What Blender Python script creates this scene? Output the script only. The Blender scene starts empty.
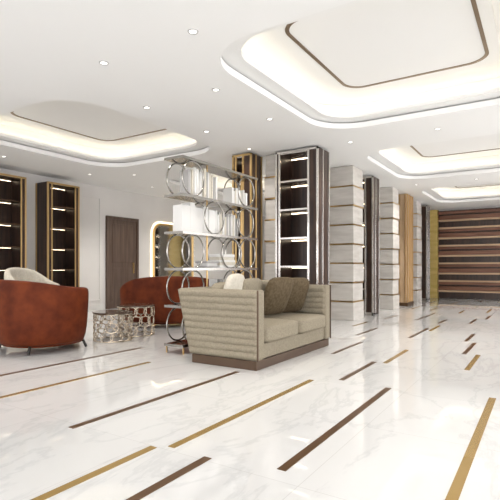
import bpy, bmesh, math, random
from mathutils import Vector, Matrix
random.seed(4)
D=bpy.data; C=bpy.context
scn=C.scene
try: scn.view_settings.view_transform='Standard'
except Exception: pass

# ---------------------------------------------------------------- materials
def mat(name,col,rough=.5,metal=0.,emis=None,es=0.,spec=None,coat=0,sheen=0):
    m=D.materials.new(name); m.use_nodes=True
    b=m.node_tree.nodes['Principled BSDF']
    b.inputs['Base Color'].default_value=(*col,1); b.inputs['Roughness'].default_value=rough
    b.inputs['Metallic'].default_value=metal
    if spec is not None: b.inputs['Specular IOR Level'].default_value=spec
    if emis: b.inputs['Emission Color'].default_value=(*emis,1); b.inputs['Emission Strength'].default_value=es
    if coat: b.inputs['Coat Weight'].default_value=coat
    if sheen: b.inputs['Sheen Weight'].default_value=sheen; b.inputs['Sheen Roughness'].default_value=.4
    return m
def noisy(m,c1,c2,scale=(5,5,5),detail=4,bump=0.,lo=.35,hi=.65,dist=0.):
    nt=m.node_tree; N=nt.nodes; L=nt.links; b=N['Principled BSDF']
    tc=N.new('ShaderNodeTexCoord'); mp=N.new('ShaderNodeMapping'); mp.inputs['Scale'].default_value=scale
    n=N.new('ShaderNodeTexNoise'); n.inputs['Scale'].default_value=1; n.inputs['Detail'].default_value=detail
    n.inputs['Distortion'].default_value=dist
    r=N.new('ShaderNodeValToRGB'); r.color_ramp.elements[0].position=lo; r.color_ramp.elements[1].position=hi
    r.color_ramp.elements[0].color=(*c1,1); r.color_ramp.elements[1].color=(*c2,1)
    L.new(tc.outputs['Object'],mp.inputs['Vector']); L.new(mp.outputs[0],n.inputs['Vector'])
    L.new(n.outputs['Fac'],r.inputs['Fac']); L.new(r.outputs['Color'],b.inputs['Base Color'])
    if bump:
        bp=N.new('ShaderNodeBump'); bp.inputs['Strength'].default_value=bump; bp.inputs['Distance'].default_value=.01
        L.new(n.outputs['Fac'],bp.inputs['Height']); L.new(bp.outputs[0],b.inputs['Normal'])
    return m
M_ceil=mat('ceiling_paint',(.84,.84,.83),.7)
M_tray=mat('tray_paint',(.82,.82,.81),.7)
M_wall=noisy(mat('wall_plaster',(.7,.68,.65),.6),(.68,.66,.64),(.73,.71,.69),(1,1,1))
M_brass=mat('brushed_brass',(.62,.42,.19),.28,1)
M_gold=mat('gold_trim',(.62,.43,.20),.3,1)
M_bronze=mat('bronze_dark',(.075,.042,.022),.35,.4)
M_line=mat('bronze_line',(.20,.14,.085),.4,.5)
M_inlayg=mat('inlay_gold',(.44,.285,.09),.25,.6)
M_inlayd=mat('inlay_bronze',(.12,.058,.02),.28,.4)
M_steel=mat('polished_steel',(.72,.70,.67),.2,1)
M_gun=mat('chrome_dark',(.34,.325,.30),.18,1)
M_wood=noisy(mat('dark_walnut',(.06,.03,.02),.35),(.018,.008,.005),(.050,.023,.013),(18,18,1.2),5)
M_wood2=noisy(mat('red_walnut',(.12,.05,.03),.4),(.13,.052,.028),(.21,.09,.052),(1.2,18,18),5)
M_wood3=noisy(mat('tan_oak',(.4,.27,.16),.4),(.42,.27,.16),(.56,.39,.25),(1.2,18,18),5)
M_honey=noisy(mat('honey_panel',(.5,.33,.17),.4),(.42,.29,.17),(.55,.40,.26),(14,14,1.2),5)
M_stone=noisy(mat('travertine',(.6,.57,.52),.55),(.50,.47,.43),(.62,.59,.55),(2.5,2.5,14),6,.15,lo=.3,hi=.7)
M_sofa=noisy(mat('taupe_fabric',(.33,.29,.21),.85,spec=.25),(.235,.20,.145),(.29,.255,.19),(60,60,60),3,.25)
M_pillow=noisy(mat('olive_velvet',(.2,.16,.1),.8,spec=.2),(.085,.06,.033),(.13,.098,.058),(30,30,30),3)
M_cream=noisy(mat('cream_fabric',(.6,.56,.48),.85,spec=.25),(.54,.50,.42),(.62,.58,.50),(40,40,40),3,.2)
M_rust=noisy(mat('rust_velvet',(.25,.06,.025),.6,spec=.15),(.080,.014,.004),(.145,.030,.008),(5,5,5),4)
M_white=mat('white_paper',(.68,.67,.65),.55)
M_rim=mat('downlight_rim',(.45,.44,.43),.4)
M_grey=mat('grey_book',(.36,.35,.34),.6)
M_black=mat('black_leg',(.02,.018,.016),.35)
M_goldwall=noisy(mat('gold_wall',(.55,.40,.12),.45,.2),(.50,.36,.10),(.62,.47,.17),(2,2,8),4)
M_door=noisy(mat('door_wood',(.1,.06,.045),.45),(.075,.045,.033),(.12,.08,.06),(14,14,1.2),5)
M_mirror=mat('mirror_glass',(.75,.73,.70),.06,1)
M_led=mat('led_warm',(1,1,1),.5,emis=(1,.88,.68),es=9)
M_ledarch=mat('led_arch',(1,1,1),.5,emis=(1,.80,.5),es=4)
M_ledshelf=mat('led_shelf',(1,1,1),.5,emis=(1,.82,.58),es=9)
M_dl=mat('downlight_lens',(1,1,1),.5,emis=(1,.96,.9),es=3)
M_lat=mat('champagne_metal',(.66,.58,.47),.25,1)
M_top=mat('smoked_glass_top',(.10,.065,.045),.08,.2)

# marble floor
m=D.materials.new('white_marble'); m.use_nodes=True; M_floor=m
nt=m.node_tree; N=nt.nodes; L=nt.links; b=N['Principled BSDF']
b.inputs['Roughness'].default_value=.035; b.inputs['IOR'].default_value=1.75
tc=N.new('ShaderNodeTexCoord'); mp=N.new('ShaderNodeMapping'); mp.inputs['Rotation'].default_value=(0,0,.6); mp.inputs['Scale'].default_value=(1.0,.40,1)
n1=N.new('ShaderNodeTexNoise'); n1.inputs['Scale'].default_value=1.6; n1.inputs['Detail'].default_value=9; n1.inputs['Roughness'].default_value=.6; n1.inputs['Distortion'].default_value=.6
sub=N.new('ShaderNodeMath'); sub.operation='SUBTRACT'; sub.inputs[1].default_value=.5
ab=N.new('ShaderNodeMath'); ab.operation='ABSOLUTE'
r=N.new('ShaderNodeValToRGB'); r.color_ramp.elements[0].position=0; r.color_ramp.elements[0].color=(.63,.63,.62,1)
r.color_ramp.elements[1].position=.024; r.color_ramp.elements[1].color=(.71,.705,.69,1)
n2=N.new('ShaderNodeTexNoise'); n2.inputs['Scale'].default_value=.9; n2.inputs['Detail'].default_value=5
r2=N.new('ShaderNodeValToRGB'); r2.color_ramp.elements[0].position=.35; r2.color_ramp.elements[0].color=(.93,.93,.935,1); r2.color_ramp.elements[1].position=.65; r2.color_ramp.elements[1].color=(1,1,1,1)
mx=N.new('ShaderNodeMixRGB'); mx.blend_type='MULTIPLY'; mx.inputs['Fac'].default_value=1
br=N.new('ShaderNodeTexBrick'); br.offset=0; br.inputs['Scale'].default_value=1; br.inputs['Brick Width'].default_value=1.05; br.inputs['Row Height'].default_value=1.05
br.inputs['Mortar Size'].default_value=.002; br.inputs['Color1'].default_value=(1,1,1,1); br.inputs['Color2'].default_value=(.97,.97,.97,1); br.inputs['Mortar'].default_value=(.8,.79,.78,1)
mx2=N.new('ShaderNodeMixRGB'); mx2.blend_type='MULTIPLY'; mx2.inputs['Fac'].default_value=1
L.new(tc.outputs['Object'],mp.inputs[0]); L.new(mp.outputs[0],n1.inputs[0]); L.new(n1.outputs['Fac'],sub.inputs[0]); L.new(sub.outputs[0],ab.inputs[0]); L.new(ab.outputs[0],r.inputs[0])
L.new(mp.outputs[0],n2.inputs[0]); L.new(n2.outputs['Fac'],r2.inputs[0]); L.new(r.outputs[0],mx.inputs[1]); L.new(r2.outputs[0],mx.inputs[2])
L.new(tc.outputs['Object'],br.inputs[0]); L.new(mx.outputs[0],mx2.inputs[1]); L.new(br.outputs['Color'],mx2.inputs[2]); L.new(mx2.outputs[0],b.inputs['Base Color'])

# ---------------------------------------------------------------- helpers
def empty(name,loc=(0,0,0),rz=0):
    e=D.objects.new(name,None); e.location=loc; e.rotation_euler=(0,0,rz); e.empty_display_size=.2
    scn.collection.objects.link(e); return e
def addmesh(name,me,mt,parent=None,local=False,bevel=0,smooth=False,subs=0,seg=2):
    o=D.objects.new(name,me); scn.collection.objects.link(o)
    if mt: me.materials.append(mt)
    if smooth:
        for p in me.polygons: p.use_smooth=True
    if bevel:
        bv=o.modifiers.new('bevel','BEVEL'); bv.width=bevel; bv.segments=seg; bv.limit_method='ANGLE'
    if subs:
        s=o.modifiers.new('sub','SUBSURF'); s.levels=subs; s.render_levels=subs
    if parent:
        o.parent=parent
        if not local: o.matrix_parent_inverse=Matrix.Translation(-Vector(parent.location))
    return o
def boxes(name,lst,mt,parent=None,local=False,bevel=0,**k):
    bm=bmesh.new()
    for (x0,x1,y0,y1,z0,z1) in lst:
        vs=[bm.verts.new(p) for p in ((x0,y0,z0),(x1,y0,z0),(x1,y1,z0),(x0,y1,z0),(x0,y0,z1),(x1,y0,z1),(x1,y1,z1),(x0,y1,z1))]
        for f in ((3,2,1,0),(4,5,6,7),(0,1,5,4),(1,2,6,5),(2,3,7,6),(3,0,4,7)): bm.faces.new([vs[i] for i in f])
    me=D.meshes.new(name); bm.to_mesh(me); bm.free()
    return addmesh(name,me,mt,parent,local,bevel,**k)
def box(name,x0,x1,y0,y1,z0,z1,mt,parent=None,**k): return boxes(name,[(x0,x1,y0,y1,z0,z1)],mt,parent,**k)
def pydata(name,v,f,mt,parent=None,**k):
    me=D.meshes.new(name); me.from_pydata(v,[],f); me.update()
    bm=bmesh.new(); bm.from_mesh(me); bmesh.ops.recalc_face_normals(bm,faces=bm.faces); bm.to_mesh(me); bm.free()
    return addmesh(name,me,mt,parent,**k)
def grid(name,fn,nu,nv,mt,parent=None,closed_u=False,**k):
    v=[fn(i/(nu),j/(nv)) for j in range(nv+1) for i in range(nu+1)]
    f=[(j*(nu+1)+i,j*(nu+1)+i+1,(j+1)*(nu+1)+i+1,(j+1)*(nu+1)+i) for j in range(nv) for i in range(nu)]
    me=D.meshes.new(name); me.from_pydata(v,[],f); me.update()
    return addmesh(name,me,mt,parent,**k)
def tubes(name,paths,rad,mt,parent=None,seg=8,**k):
    v=[];f=[]
    for pts,closed in paths:
        pts=[Vector(p) for p in pts]; n=len(pts); base=len(v)
        prev=None
        for i,p in enumerate(pts):
            a=pts[(i-1)%n] if (closed or i>0) else p; c=pts[(i+1)%n] if (closed or i<n-1) else p
            t=(c-a).normalized()
            if prev is None:
                up=Vector((0,0,1)) if abs(t.z)<.9 else Vector((1,0,0))
                nn=t.cross(up).normalized()
            else: nn=(prev-t*prev.dot(t)).normalized()
            prev=nn; bb=t.cross(nn)
            for s in range(seg):
                an=2*math.pi*s/seg; v.append(tuple(p+(nn*math.cos(an)+bb*math.sin(an))*rad))
        for i in range(n if closed else n-1):
            j=(i+1)%n
            for s in range(seg):
                s2=(s+1)%seg; f.append((base+i*seg+s,base+i*seg+s2,base+j*seg+s2,base+j*seg+s))
        if not closed:
            f.append(tuple(base+s for s in range(seg))[::-1]); f.append(tuple(base+(n-1)*seg+s for s in range(seg)))
    return pydata(name,v,f,mt,parent,smooth=True,**k)
def lathe(name,prof,mt,parent=None,seg=40,cx=0,cy=0,**k):
    v=[];f=[];n=len(prof)
    for s in range(seg):
        an=2*math.pi*s/seg
        for r_,z_ in prof: v.append((cx+r_*math.cos(an),cy+r_*math.sin(an),z_))
    for s in range(seg):
        s2=(s+1)%seg
        for i in range(n-1): f.append((s*n+i,s2*n+i,s2*n+i+1,s*n+i+1))
    return pydata(name,v,f,mt,parent,**k)
def cushion(name,c,size,mt,parent,rot=(0,0,0),e=.35,puff=.25,**k):
    bm=bmesh.new(); bmesh.ops.create_cube(bm,size=2)
    bmesh.ops.subdivide_edges(bm,edges=bm.edges,cuts=9,use_grid_fill=True)
    R=(Matrix.Rotation(rot[2],3,'Z')@Matrix.Rotation(rot[1],3,'Y')@Matrix.Rotation(rot[0],3,'X'))
    for v in bm.verts:
        p=v.co.copy(); q=2/e
        nrm=(abs(p.x)**q+abs(p.y)**q+abs(p.z)**q)**(1/q)
        p=p/nrm
        edge=max(abs(p.x),abs(p.y))
        th=1-puff*(edge**2.5)
        p=Vector((p.x*size[0]/2,p.y*size[1]/2,p.z*size[2]/2*th))
        v.co=R@p+Vector(c)
    me=D.meshes.new(name); bm.to_mesh(me); bm.free()
    return addmesh(name,me,mt,parent,smooth=True,**k)
def rrect(x0,x1,y0,y1,r,n=12):
    pts=[]
    for cx,cy,a0 in ((x1-r,y1-r,0),(x0+r,y1-r,90),(x0+r,y0+r,180),(x1-r,y0+r,270)):
        for i in range(n+1):
            a=math.radians(a0+90*i/n); pts.append((cx+r*math.cos(a),cy+r*math.sin(a)))
    return pts
def plate(name,outer,holes,z0,z1,mt,parent=None):
    cu=D.curves.new(name,'CURVE'); cu.dimensions='2D'; cu.fill_mode='BOTH'; cu.extrude=(z1-z0)/2
    for pts in [outer]+holes:
        sp=cu.splines.new('POLY'); sp.points.add(len(pts)-1)
        for i,p in enumerate(pts): sp.points[i].co=(p[0],p[1],0,1)
        sp.use_cyclic_u=True
    o=D.objects.new(name,cu); scn.collection.objects.link(o)
    C.view_layer.update()
    me=D.meshes.new_from_object(o.evaluated_get(C.evaluated_depsgraph_get()))
    D.objects.remove(o,do_unlink=True)
    me.transform(Matrix.Translation((0,0,(z0+z1)/2))); me.materials.clear()
    return addmesh(name,me,mt,parent)

# ---------------------------------------------------------------- room
H=3.25
XL,XR,YN,YF=-9.9,5.0,-4.0,18.3
box('floor',XL-.2,XR+.2,YN-.2,YF+.2,-.1,0,M_floor)
outer=[(XL-.2,YN-.2),(XR+.2,YN-.2),(XR+.2,YF+.2),(XL-.2,YF+.2)]
trays=[(x0,x1,y0,y0+3.3) for y0 in (3.6,8.4,13.2) for (x0,x1) in ((-2.95,.05),(-8.0,-4.95))]
ceil=plate('ceiling',outer,[rrect(*t,.66) for t in trays],H,H+.08,M_ceil)
def off(t,d): return (t[0]-d,t[1]+d,t[2]-d,t[3]+d)
for i,t in enumerate(trays):
    plate('tray_riser',rrect(*off(t,.16),.8),[rrect(*off(t,.12),.76)],H+.08,H+.40,M_tray,ceil)
    plate('tray_ledge',rrect(*off(t,.13),.77),[rrect(*off(t,-.2),.5)],H+.10,H+.15,M_tray,ceil)
    plate('tray_lid',rrect(*off(t,.16),.8),[],H+.40,H+.44,M_tray,ceil)
    plate('tray_inner_panel',rrect(*off(t,-.48),.36),[],H+.37,H+.40,M_tray,ceil)
    plate('tray_gold_line',rrect(*off(t,-.60),.26),[rrect(*off(t,-.64),.23)],H+.362,H+.372,M_line,ceil)
    tubes('tray_led',[([(x,y,H+.165) for x,y in rrect(*off(t,-.02),.65)],True)],.010,M_led,ceil,seg=6)

box('wall_left',XL-.2,XL,YN,YF,0,H,M_wall)
box('wall_back',XL-.2,XR+.2,YF,YF+.2,0,H,M_wall)
rw=[(XR,XR+.2,YN,YF,0,.15),(XR,XR+.2,YN,YF,H-.15,H)]+[(XR,XR+.2,y,y+.4,.15,H-.15) for y in (-4,0.2,4.6,9,13.4,17.9)]
boxes('wall_right',rw,M_wall)
fw=[(XL,XR,YN-.2,YN,0,.15),(XL,XR,YN-.2,YN,H-.15,H)]+[(x,x+.4,YN-.2,YN,.15,H-.15) for x in (-9.9,-6,-2.2,1.4,4.6)]
boxes('wall_front',fw,M_wall)
k=1
for y0,y1 in ((-3.6,.2),(.6,4.6),(5,9),(9.4,13.4),(13.8,17.9)):  # unseen windows, added to let the sky light in from the right
    ym=(y0+y1)/2
    boxes('added_window_%d'%k,[(XR+.07,XR+.13,y0,y0+.06,.15,H-.15),(XR+.07,XR+.13,y1-.06,y1,.15,H-.15),(XR+.07,XR+.13,ym-.03,ym+.03,.15,H-.15),(XR+.07,XR+.13,y0,y1,.15,.21),(XR+.07,XR+.13,y0,y1,H-.21,H-.15)],M_bronze); k+=1
for x0,x1 in ((-9.5,-6),(-5.6,-2.2),(-1.8,1.4),(1.8,4.6)):  # more added openings behind the camera, for daylight
    xm=(x0+x1)/2
    boxes('added_window_%d'%k,[(x0,x0+.06,YN-.13,YN-.07,.15,H-.15),(x1-.06,x1,YN-.13,YN-.07,.15,H-.15),(xm-.03,xm+.03,YN-.13,YN-.07,.15,H-.15),(x0,x1,YN-.13,YN-.07,.15,.21),(x0,x1,YN-.13,YN-.07,H-.21,H-.15)],M_bronze); k+=1
boxes('baseboard_left',[(XL,XL+.02,YN,8.35,0,.12),(XL,XL+.02,9.55,YF,0,.12)],M_white)
def moul(y0,y1,z0,z1): 
    w=.03; return [(XL,XL+.02,y0,y1,z0,z0+w),(XL,XL+.02,y0,y1,z1-w,z1),(XL,XL+.02,y0,y0+w,z0,z1),(XL,XL+.02,y1-w,y1,z0,z1)]
boxes('trim_1',moul(7.45,8.2,.25,2.95)+moul(12.6,14.6,.25,2.95)+moul(15,17.5,.25,2.95),M_wall)
dr=empty('door_1',(XL,8.95,0))
box('leaf',XL+.005,XL+.05,8.46,9.44,.005,2.42,M_door,dr,bevel=.005)
boxes('frame',[(XL,XL+.07,8.38,8.46,0,2.5),(XL,XL+.07,9.44,9.52,0,2.5),(XL,XL+.07,8.46,9.44,2.42,2.5)],M_door,dr)
boxes('panels',[(XL+.05,XL+.062,8.56,9.34,.2,1.1),(XL+.05,XL+.062,8.56,9.34,1.25,2.3)],M_door,dr,bevel=.004)
box('handle',XL+.05,XL+.09,9.3,9.33,.95,1.25,M_brass,dr,bevel=.004)
mr=empty('wall_mirror',(XL,11,0))
def archpts(y0,y1,z0,z1,r,x): return [(x,a,b_) for a,b_ in rrect(y0,y1,z0,z1,r)]
tubes('brass_frame',[(archpts(10.15,11.95,.5,2.42,.3,XL+.05),True)],.035,M_gold,mr)
tubes('led_halo',[(archpts(10.08,12.02,.43,2.49,.36,XL+.022),True)],.014,M_ledarch,mr)
p=archpts(10.16,11.94,.51,2.41,.3,XL+.03)
pydata('glass',p+[(XL+.045,b_,c_) for a,b_,c_ in p],[tuple(range(len(p))),tuple(range(len(p),2*len(p)))],M_mirror,mr)

box('wall_gold_panel',-4.1,-3.32,18.0,18.29,0,H-.02,M_goldwall)
sl=empty('slatted_feature_wall',(.8,18.1,0))
box('backing',-3.3,4.9,18.2,18.28,0,3.2,M_wood,sl)
z=.02; i=0; A=[];B=[];T=[]
pat=[(.20,'a'),(.07,'t'),(.15,'b'),(.05,'a'),(.10,'b'),(.07,'t')]
while z<3.15:
    h,kk=pat[i%len(pat)]; h=min(h,3.18-z)
    dd={'a':.06,'b':.12,'t':.16}[kk]
    {'a':A,'b':B,'t':T}[kk].append((-3.3,4.9,18.2-dd,18.2,z+.008,z+h)); z+=h; i+=1
boxes('dark_slats',A,M_wood,sl,bevel=.004); boxes('red_slats',B,M_wood2,sl,bevel=.004); boxes('tan_slats',T,M_wood3,sl,bevel=.004)

# ---------------------------------------------------------------- floor inlays
gold=[(-1.935,2.14,4.17),(-.373,1.6,4.41),(-2.03,-.2,2.09),(-1.56,5.36,6.39),(-3.9,2.0,3.95),(-.71,5.47,6.5)]
dark=[(-2.75,2.03,4.08),(-1.21,2.22,4.27),(-1.65,-.2,2.14),(-1.685,4.32,5.37),(-4.7,2.5,4.6),(-1.8,7.5,8.9),(-.87,6.47,7.5),(-2.6,7.36,8.4),(-1.0,7.6,8.5),(-.45,8.5,9.5),(-2.3,5.6,6.7),(-6.2,1.0,2.9)]
for r_ in range(7):
    for lane in range(9):
        X=-3.0+lane*.62+random.uniform(-.12,.12); Y=8.7+r_*1.28+random.uniform(-.3,.3)
        if random.random()<.6 and Y+1<17.8: (gold if random.random()<.4 else dark).append((X,Y,Y+random.uniform(.8,1.1)))
for X,Y in ((.5,3),(1.2,5),(.4,6.8),(1.8,2),(2.5,6),(-6.6,7.8),(-8,5.6),(-7.5,9.5),(1.1,.5),(2.2,-1)): (gold if X>1 else dark).append((X,Y,Y+1.6))
w=.027
boxes('trim_2',[(x-w,x+w,a,b_,0.0002,.0025) for x,a,b_ in gold],M_inlayg)
boxes('trim_3',[(x-w,x+w,a,b_,0.0002,.0025) for x,a,b_ in dark],M_inlayd)

# ---------------------------------------------------------------- recessed downlights
dls=[(x,3.28) for x in (-8.7,-6.5,-3.9,-2.7,-1.5,-.3)]+[(-3.35,y) for y in (4.5,5.8)]+[(-4.5,y) for y in (4.5,5.8,7.05)]+[(x,7.6) for x in (-2.8,-1.4,0,-6.2,-8)]+[(x,12.4) for x in (-2.8,-1.4,0,-5,-7)]+[(-8.8,y) for y in (5,7,9,11,13)]+[(.6,y) for y in (4,6,9,11,14,16)]  # includes extra far and left downlights, added to brighten those zones
dl=empty('recessed_downlights',(-3,7,H))
v=[];f=[];v2=[];f2=[]
for x,y in dls:
    b0=len(v); c0=len(v2)
    for i in range(20):
        a=2*math.pi*i/20; c,s=math.cos(a),math.sin(a)
        v+= [(x+.050*c,y+.050*s,H),(x+.047*c,y+.047*s,H-.006),(x+.036*c,y+.036*s,H-.006),(x+.034*c,y+.034*s,H-.001)]; v2.append((x+.034*c,y+.034*s,H-.002))
    for i in range(20):
        j=(i+1)%20
        for q in range(3): f.append((b0+i*4+q,b0+j*4+q,b0+j*4+q+1,b0+i*4+q+1))
    f2.append(tuple(range(c0,c0+20)))
pydata('rims',v,f,M_rim,dl); pydata('lenses',v2,f2,M_dl,dl)
for i,(x,y) in enumerate(dls):
    l=D.lights.new('downlight_lamp','SPOT'); l.energy=55 if y<7.2 and x>-6 else 120; l.spot_size=math.radians(115); l.spot_blend=1; l.shadow_soft_size=.05; l.color=(1,.955,.90)
    o=D.objects.new('lamp',l); o.location=(x,y,H-.03); scn.collection.objects.link(o); o.parent=dl; o.matrix_parent_inverse=Matrix.Translation(-Vector(dl.location))

# ---------------------------------------------------------------- bookcases and stone piers
def bookcase(x0,x1,y0,y1,h,frame=M_steel,nsh=6,face='Y',name='display_bookcase'):
    e=empty(name,((x0+x1)/2,(y0+y1)/2,0)); t=.035
    if face=='Y':
        box('back_panel',x0+t,x1-t,y1-.05,y1,0,h,M_wood,e)
        boxes('side_panels',[(x0+t*1.0,x0+.09,y0+.01,y1-.05,0,h),(x1-.17,x1-.012,y0+.012,y1-.05,.05,h)],M_wood,e)
        boxes('frame_posts',[(x0,x0+t,y0,y1,0,h),(x1-.205,x1-.165,y0-.005,y0+.03,0,h),(x1-t,x1,y0,y0+t,0,h),(x1-.02,x1+.004,y0+(y1-y0)*.4,y0+(y1-y0)*.4+.03,0,h),(x1-t,x1,y1-t,y1,0,h),(x0+.065,x0+.105,y0-.005,y0+.02,0,h),
            (x0,x1,y0,y0+.03,h-.04,h),(x0,x1,y0,y0+.03,0,.08)],frame,e,bevel=.003)
        sh=[];led=[]
        for i in range(nsh+1):
            z=.08+i*(h-.14)/nsh
            sh.append((x0+.09,x1-.17,y0+.005,y1-.05,z,z+.035))
            if i>0: led.append((x0+.10,x1-.18,y1-.060,y1-.052,z-.008,z-.001))
        boxes('shelves',sh,M_steel,e,bevel=.002); boxes('led_strips',led,M_ledshelf,e)
    else:
        box('back_panel',x0,x0+.05,y0+t,y1-t,0,h,M_wood,e)
        boxes('side_panels',[(x0+.05,x1-.01,y0+.01,y0+.09,0,h),(x0+.05,x1-.01,y1-.09,y1-.01,0,h)],M_wood,e)
        boxes('frame_posts',[(x1-t,x1,y0,y0+t,0,h),(x1-t,x1,y1-t,y1,0,h),(x1-.02,x1,y0+.1,y0+.13,0,h),(x1-.02,x1,y1-.13,y1-.1,0,h),(x0,x0+t,y0,y0+t,0,h),(x1-.03,x1,y0,y1,h-.04,h),(x1-.03,x1,y0,y1,0,.08)],frame,e,bevel=.003)
        sh=[];led=[]
        for i in range(nsh+1):
            z=.08+i*(h-.14)/nsh
            sh.append((x0+.05,x1-.04,y0+.09,y1-.09,z,z+.02))
            if i>0: led.append((x0+.052,x0+.058,y0+.12,y1-.12,z-.006,z-.001))
        boxes('shelves',sh,M_bronze,e,bevel=.002); boxes('led_strips',led,M_ledshelf,e)
    return e
def pier(x0,x1,y0,y1,h,n=8):
    e=empty('stone_pier',((x0+x1)/2,(y0+y1)/2,0))
    A=[];B=[];hh=h/n
    for i in range(n):
        o_=.0 if i%2==0 else .018
        A.append((x0+o_,x1-o_,y0+o_,y1-o_,i*hh,(i+1)*hh-(0 if i==n-1 else .03)))
        if i<n-1: B.append((x0+.002,x1-.002,y0+.002,y1-.002,(i+1)*hh-.03,(i+1)*hh))
    boxes('stone_blocks',A,M_stone,e,bevel=.006); boxes('brass_bands',B,M_gold,e)
    return e
bookcase(-4.18,-3.33,7.44,7.96,3.22)
pier(-4.25,-3.36,9.3,9.95,3.24)
bookcase(-4.18,-3.33,10.5,11.0,3.22)
pier(-4.25,-3.36,12.3,12.9,3.24)
def honey(x0,x1,y0,y1):
    e=empty('wood_clad_pier',((x0+x1)/2,(y0+y1)/2,0))
    box('core',x0,x1,y0,y1,0,3.24,M_honey,e)
    boxes('brass_fins',[(x0+(x1-x0)*q-.012,x0+(x1-x0)*q+.012,y0-.025,y0,0,3.24) for q in (.05,.25,.5,.75,.95)]+[(x1,x1+.025,y0+(y1-y0)*q-.012,y0+(y1-y0)*q+.012,0,3.24) for q in (.05,.35,.65,.95)],M_gold,e)
    box('plinth',x0-.01,x1+.03,y0-.03,y1+.01,0,.1,M_bronze,e)
honey(-4.2,-3.36,13.7,14.4)
pier(-4.2,-3.4,15.2,15.8,3.24)
bookcase(-4.2,-3.36,16.4,16.9,3.22)
bookcase(-4.98,-4.55,7.2,7.6,3.22,frame=M_gold)
pier(-4.52,-4.21,7.62,8.2,3.24)
bookcase(-6.3,-5.4,12.6,13.1,3.22,frame=M_gold)
bookcase(-9.88,-9.42,6.35,7.2,3.05,frame=M_gold,face='X')
bookcase(-9.88,-9.42,4.9,5.85,3.05,frame=M_gold,face='X')
bookcase(-9.88,-9.42,3.4,4.4,3.05,frame=M_gold,face='X')

# ---------------------------------------------------------------- sofa
S=empty('sofa',(-3.05,5.2,0))
XB0,XB1,XF=-3.52,-3.70,-2.58
Y0,Y1=4.21,6.19; Zb,Zt=.10,.86
def prism(name,poly,y0,y1,mt,parent,**k):
    n=len(poly); v=[(x,y0,z) for x,z in poly]+[(x,y1,z) for x,z in poly]
    f=[tuple(range(n))[::-1],tuple(range(n,2*n))]+[(i,(i+1)%n,n+(i+1)%n,n+i) for i in range(n)]
    return pydata(name,v,f,mt,parent,**k)
armpoly=[(XB0,Zb),(XF,Zb),(XF,Zt),(XB1,Zt)]
prism('arm_near',armpoly,Y0,Y0+.15,M_sofa,S,bevel=.025,seg=3,smooth=False)
prism('arm_far',armpoly,Y1-.15,Y1,M_sofa,S,bevel=.025,seg=3)
prism('back',[(XB0,Zb),(XB0+.16,Zb),(XB1+.2,Zt),(XB1,Zt)],Y0+.12,Y1-.12,M_sofa,S,bevel=.02)
def scal(t,s,n=10,amp=.026):
    ph=t*n+.10*(abs(((s*7)%1)-.5)*2-.5)
    e=min(1,min(s,1-s)/.03)*min(1,min(t,1-t)/.02)
    return amp*math.sqrt(abs(math.sin(math.pi*ph)))*e
def endp(yy,sg):
    def fn(s,t):
        z=Zb+.012+(Zt-Zb-.024)*t; xb=XB0+(XB1-XB0)*t
        return (xb+(XF-xb)*s, yy+sg*scal(t,s), z)
    return fn
grid('quilted_end_near',endp(Y0+.002,-1),90,110,M_sofa,S,smooth=True)
grid('quilted_end_far',endp(Y1-.002,1),90,110,M_sofa,S,smooth=True)
def inn(s,t):
    z=.45+(Zt-.47)*t; return (XB0+.1+(XF-XB0-.12)*s,Y1-.148-scal(t,s,5,.02),z)
grid('quilted_inner_far',inn,80,60,M_sofa,S,smooth=True)
def backp(s,t):
    z=Zb+.012+(Zt-Zb-.024)*t; xb=XB0+(XB1-XB0)*t
    return (xb+.002-scal(t,s),Y0+(Y1-Y0)*s,z)
grid('quilted_back',backp,150,110,M_sofa,S,smooth=True)
box('seat_base',XB0+.1,XF-.03,Y0+.15,Y1-.15,.1,.27,M_sofa,S,bevel=.015)
yl=Y0+.155; yr=Y1-.155; ym=(yl+yr)/2
for i,(a,b_) in enumerate(((yl,ym),(ym,yr))):
    cushion('seat_cushion_%d'%(i+1),((-3.4+XF+.03)/2,(a+b_)/2,.365),(XF+3.4+.06-.02,b_-a-.01,.21),M_sofa,S,e=.22,puff=.12)
    cushion('back_cushion_%d'%(i+1),(-3.32,(a+b_)/2,.68),(.50,b_-a-.02,.24),M_sofa,S,rot=(0,math.radians(-78),0),e=.35,puff=.3)
cushion('throw_pillow_1',(-2.99,5.36,.73),(.54,.50,.17),M_pillow,S,rot=(0,math.radians(-66),math.radians(-12)),e=.45,puff=.55)
cushion('throw_pillow_2',(-2.98,5.80,.72),(.54,.46,.17),M_pillow,S,rot=(0,math.radians(-64),math.radians(-28)),e=.45,puff=.55)
cushion('throw_pillow_3',(-3.20,4.62,.77),(.54,.48,.17),M_cream,S,rot=(0,math.radians(-74),math.radians(14)),e=.45,puff=.5)
cushion('throw_pillow_4',(-3.18,4.96,.73),(.50,.48,.16),M_sofa,S,rot=(0,math.radians(-72),0),e=.45,puff=.5)
box('plinth',XB0+.04,XF-.015,Y0+.0,Y1-.02,0,.1,M_bronze,S,bevel=.004)
boxes('metal_edge',[(XF-.006,XF+.008,Y0-.008,Y0+.006,.1,Zt),(XF-.006,XF+.008,Y1-.006,Y1+.008,.1,Zt)],M_bronze,S)

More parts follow.
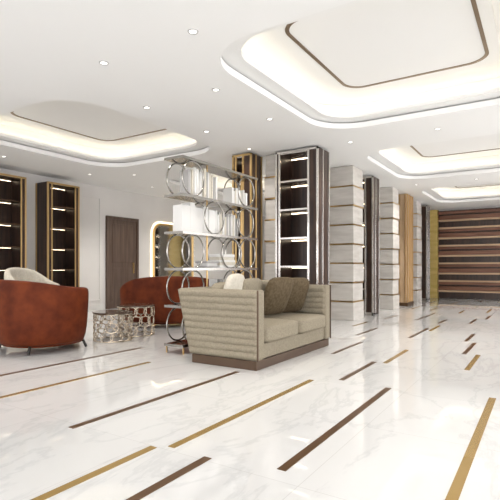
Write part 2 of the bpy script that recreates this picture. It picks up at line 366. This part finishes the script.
# ---------------------------------------------------------------- ring etagere
E=empty('ring_etagere',(-4.02,5.4,0)); ex0,ex1,ey0,ey1=-4.18,-3.87,4.5,6.3
zs=[.12,.62,1.10,1.57,2.05,2.53]
boxes('shelves',[(ex0,ex1,ey0,ey1,z-.028,z) for z in zs],M_gun,E,bevel=.003)
boxes('shelf_edges',[(ex1,ex1+.006,ey0-.006,ey1+.006,z-.032,z+.002) for z in zs]+[(ex0,ex1,ey0-.006,ey0,z-.032,z+.002) for z in zs],M_gun,E)
boxes('posts',[(x,x+.016,y,y+.016,0,2.53) for x in (ex0+.005,ex1-.02) for y in (ey1-.02,)]+[(x,x+.016,ey0+.02,ey0+.036,0,.12) for x in (ex0+.005,ex1-.02)]+[(ex0+.14,ex0+.156,5.2,5.216,0,2.53)],M_brass,E)
rings=[]
def ring(x,y,zc,R=.222): return ([(x,y+R*math.cos(2*math.pi*i/40),zc+R*math.sin(2*math.pi*i/40)) for i in range(40)],True)
place=[(4,4.74),(3,5.2),(2,4.74),(2,5.6),(1,4.74),(0,4.74),(3,6.0),(4,6.02),(1,6.0),(0,5.9),(2,6.05)]
for lv,y in place:
    zc=(zs[lv]+zs[lv+1]-.03)/2
    for x in (ex1-.025,ex0+.025): rings.append(ring(x,y,zc))
tubes('rings',rings,.011,M_gun,E,seg=8)
def books(name,y0,y1,z,hmin,hmax,mats,x0=-4.11,x1=-3.93,tmin=.025,tmax=.05):
    e=empty(name,((x0+x1)/2,(y0+y1)/2,z)); y=y0; L_=[[] for _ in mats]
    while y<y1:
        t=random.uniform(tmin,tmax); L_[random.randrange(len(mats))].append((x0,x1-random.uniform(0,.05),y,y+t-.004,z,z+random.uniform(hmin,hmax))); y+=t
    for i,l in enumerate(L_):
        if l: boxes('volumes_%d'%(i+1),l,mats[i],e,bevel=.003)
books('book_row',4.72,5.35,2.051,.29,.42,[M_white,M_cream,M_white,M_grey])
books('book_row',4.58,5.2,1.571,.32,.40,[M_white,M_white],tmin=.10,tmax=.22)
books('book_row',5.3,5.85,1.571,.26,.38,[M_white,M_cream,M_white,M_grey])
books('book_row',5.7,6.1,2.051,.2,.28,[M_white,M_cream])
books('book_row',5.35,5.75,.621,.22,.32,[M_white,M_cream,M_grey])
def stack(name,y0,y1,z,n,mats,x0=-4.13,x1=-3.91):
    e=empty(name,((x0+x1)/2,(y0+y1)/2,z)); L_=[[] for _ in mats]
    for i in range(n):
        t=random.uniform(.028,.045); o_=random.uniform(0,.03)
        L_[i%len(mats)].append((x0+o_*.5,x1-o_*.5,y0+o_,y1-o_,z,z+t-.001)); z+=t
    for i,l in enumerate(L_): boxes('volumes_%d'%(i+1),l,mats[i],e,bevel=.003)
stack('book_stack',5.35,5.75,1.101,5,[M_white,M_cream])
stack('book_stack',5.05,5.34,1.101,3,[M_grey,M_white])
stack('book_stack',4.9,5.28,.621,4,[M_white,M_grey])

# ---------------------------------------------------------------- barrel armchairs
def barrel(name,loc,rz,mt,R=.56,hb=.9,ha=.66,span=128,th=.13,legs=M_black,tuft=False,zb=.14,sx_=1.,sqr=.3):
    """opening faces local +y"""
    e=empty(name,loc,rz)
    nu=48
    sec=[(-1,0.0),(-1,.3),(-1,.6),(-1,.85),(-.95,.94),(-.6,.99),(0,1.0),(.6,.99),(.95,.94),(1,.85),(1,.6),(1,.3),(1,0)]
    v=[];f=[];n=len(sec)
    for i in range(nu+1):
        a=(i/nu*2-1); ang=math.radians(-90+a*span)
        s=abs(a); blend=1/(1+math.exp((s-.55)*8)); ht=ha+(hb-ha)*blend
        endt=1.0 if s<.93 else max(.25,math.sqrt(max(0,1-((s-.93)/.072)**2)))
        for (o_,hf) in sec:
            z=zb+(ht-zb)*(hf if s<.93 else hf*(.92+.08*endt))
            flare=.07*math.sqrt(hf)-.02
            rr=R-th/2+flare+o_*th/2*endt*(1-.12*hf)
            sq=1/((abs(math.cos(ang))**3.2+abs(math.sin(ang))**3.2)**(1/3.2))
            rr=rr*(1+(sq-1)*sqr)
            if tuft and .2<hf<.95: rr+=.010*math.cos(ang*24)*o_*-1
            v.append((rr*math.cos(ang)*sx_,rr*math.sin(ang),z))
    for i in range(nu):
        for j in range(n-1): f.append((i*n+j,(i+1)*n+j,(i+1)*n+j+1,i*n+j+1))
        f.append((i*n+n-1,(i+1)*n+n-1,(i+1)*n,i*n))
    f.append(tuple(range(n))); f.append(tuple(nu*n+j for j in range(n)))
    pydata('shell',v,f,mt,e,local=True,smooth=True,subs=1)
    rin=R-th*.8
    def seatp(z0,z1,sc,rnd):
        pts=[]
        for i in range(48):
            an=2*math.pi*i/48; sq=1/((abs(math.cos(an))**3.2+abs(math.sin(an))**3.2)**(1/3.2)); q=rin*sc*(1+(sq-1)*sqr)
            pts.append((q*math.cos(an)*sx_,q*math.sin(an)))
        lv=[(1,z0+rnd*0),(1,z0+rnd),(1,z1-rnd),(.985,z1-rnd*.3),(.95,z1),(.5,z1+rnd*.3),(0.01,z1+rnd*.35)]
        vv=[(x*s_,y*s_,z_) for s_,z_ in lv for x,y in pts]; ff=[]
        for l_ in range(len(lv)-1):
            for i in range(48): j=(i+1)%48; ff.append((l_*48+i,l_*48+j,(l_+1)*48+j,(l_+1)*48+i))
        ff.append(tuple(range(48))); ff.append(tuple(range((len(lv)-1)*48,len(lv)*48)))
        return vv,ff
    vv,ff=seatp(zb-.01,.30,1.0,.02); pydata('seat_base',vv,ff,mt,e,local=True,smooth=True)
    vv,ff=seatp(.305,.45,.97,.045); pydata('seat_cushion',vv,ff,mt,e,local=True,smooth=True)
    lp=[]
    for sx in (-1,1):
        for sy in (-1,1):
            lp.append(([(sx*R*.62*sx_,sy*R*.62,zb+.01),(sx*R*.66*sx_,sy*R*.68,0.012)],False))
    tubes('legs',lp,.018,legs,e,local=True,seg=10)
    return e
barrel('armchair',(-5.80,3.84,0),math.radians(-5),M_rust,R=.60,hb=.96,ha=.84,zb=.10)
barrel('armchair',(-6.15,6.75,0),math.radians(50),M_rust,R=.58,hb=.96,ha=.68,sx_=1.5,zb=.08)
barrel('tub_chair',(-7.75,4.95,0),math.radians(-75),M_cream,R=.42,hb=1.12,ha=.80,tuft=True)
barrel('tub_chair',(-8.3,4.0,0),math.radians(-95),M_cream,R=.42,hb=1.14,ha=.80,tuft=True)

# ---------------------------------------------------------------- lattice drum tables
def drum(loc,R,h,n):
    e=empty('lattice_drum_table',loc)
    P=[]
    rows=3; cell=(h-.05)/rows
    rr=math.pi*R/n*1.3
    for row in range(rows):
        for k_ in range(n):
            a0=2*math.pi*(k_+.5*(row%2))/n; zc=.02+cell*(row+.5)
            P.append(([(R*math.cos(a0+rr*math.cos(q)/R),R*math.sin(a0+rr*math.cos(q)/R),zc+cell*.55*math.sin(q)) for q in [2*math.pi*i/20 for i in range(20)]],True))
    for z in (.012,h-.03): P.append(([(R*math.cos(q),R*math.sin(q),z) for q in [2*math.pi*i/48 for i in range(48)]],True))
    tubes('lattice',P,.0075,M_lat,e,local=True,seg=6)
    lathe('glass_top',[(0.001,h-.022),(R+.012,h-.022),(R+.018,h-.015),(R+.018,h-.004),(R+.014,h),(0.001,h)],M_top,e,local=True)
drum((-5.55,4.84,0),.28,.44,12)
drum((-5.68,5.44,0),.29,.50,12)

# ---------------------------------------------------------------- light
w=D.worlds.new('sky'); scn.world=w; w.use_nodes=True
bg=w.node_tree.nodes['Background']; bg.inputs[0].default_value=(.99,.98,.99,1); bg.inputs[1].default_value=4.5

cam=D.cameras.new('camera'); co=D.objects.new('camera',cam); scn.collection.objects.link(co)
co.location=(0,0,1.1); co.rotation_euler=(math.radians(90),0,math.radians(32.45))
cam.sensor_width=36; cam.lens=33.4; cam.shift_y=.036; cam.clip_end=100
scn.camera=co
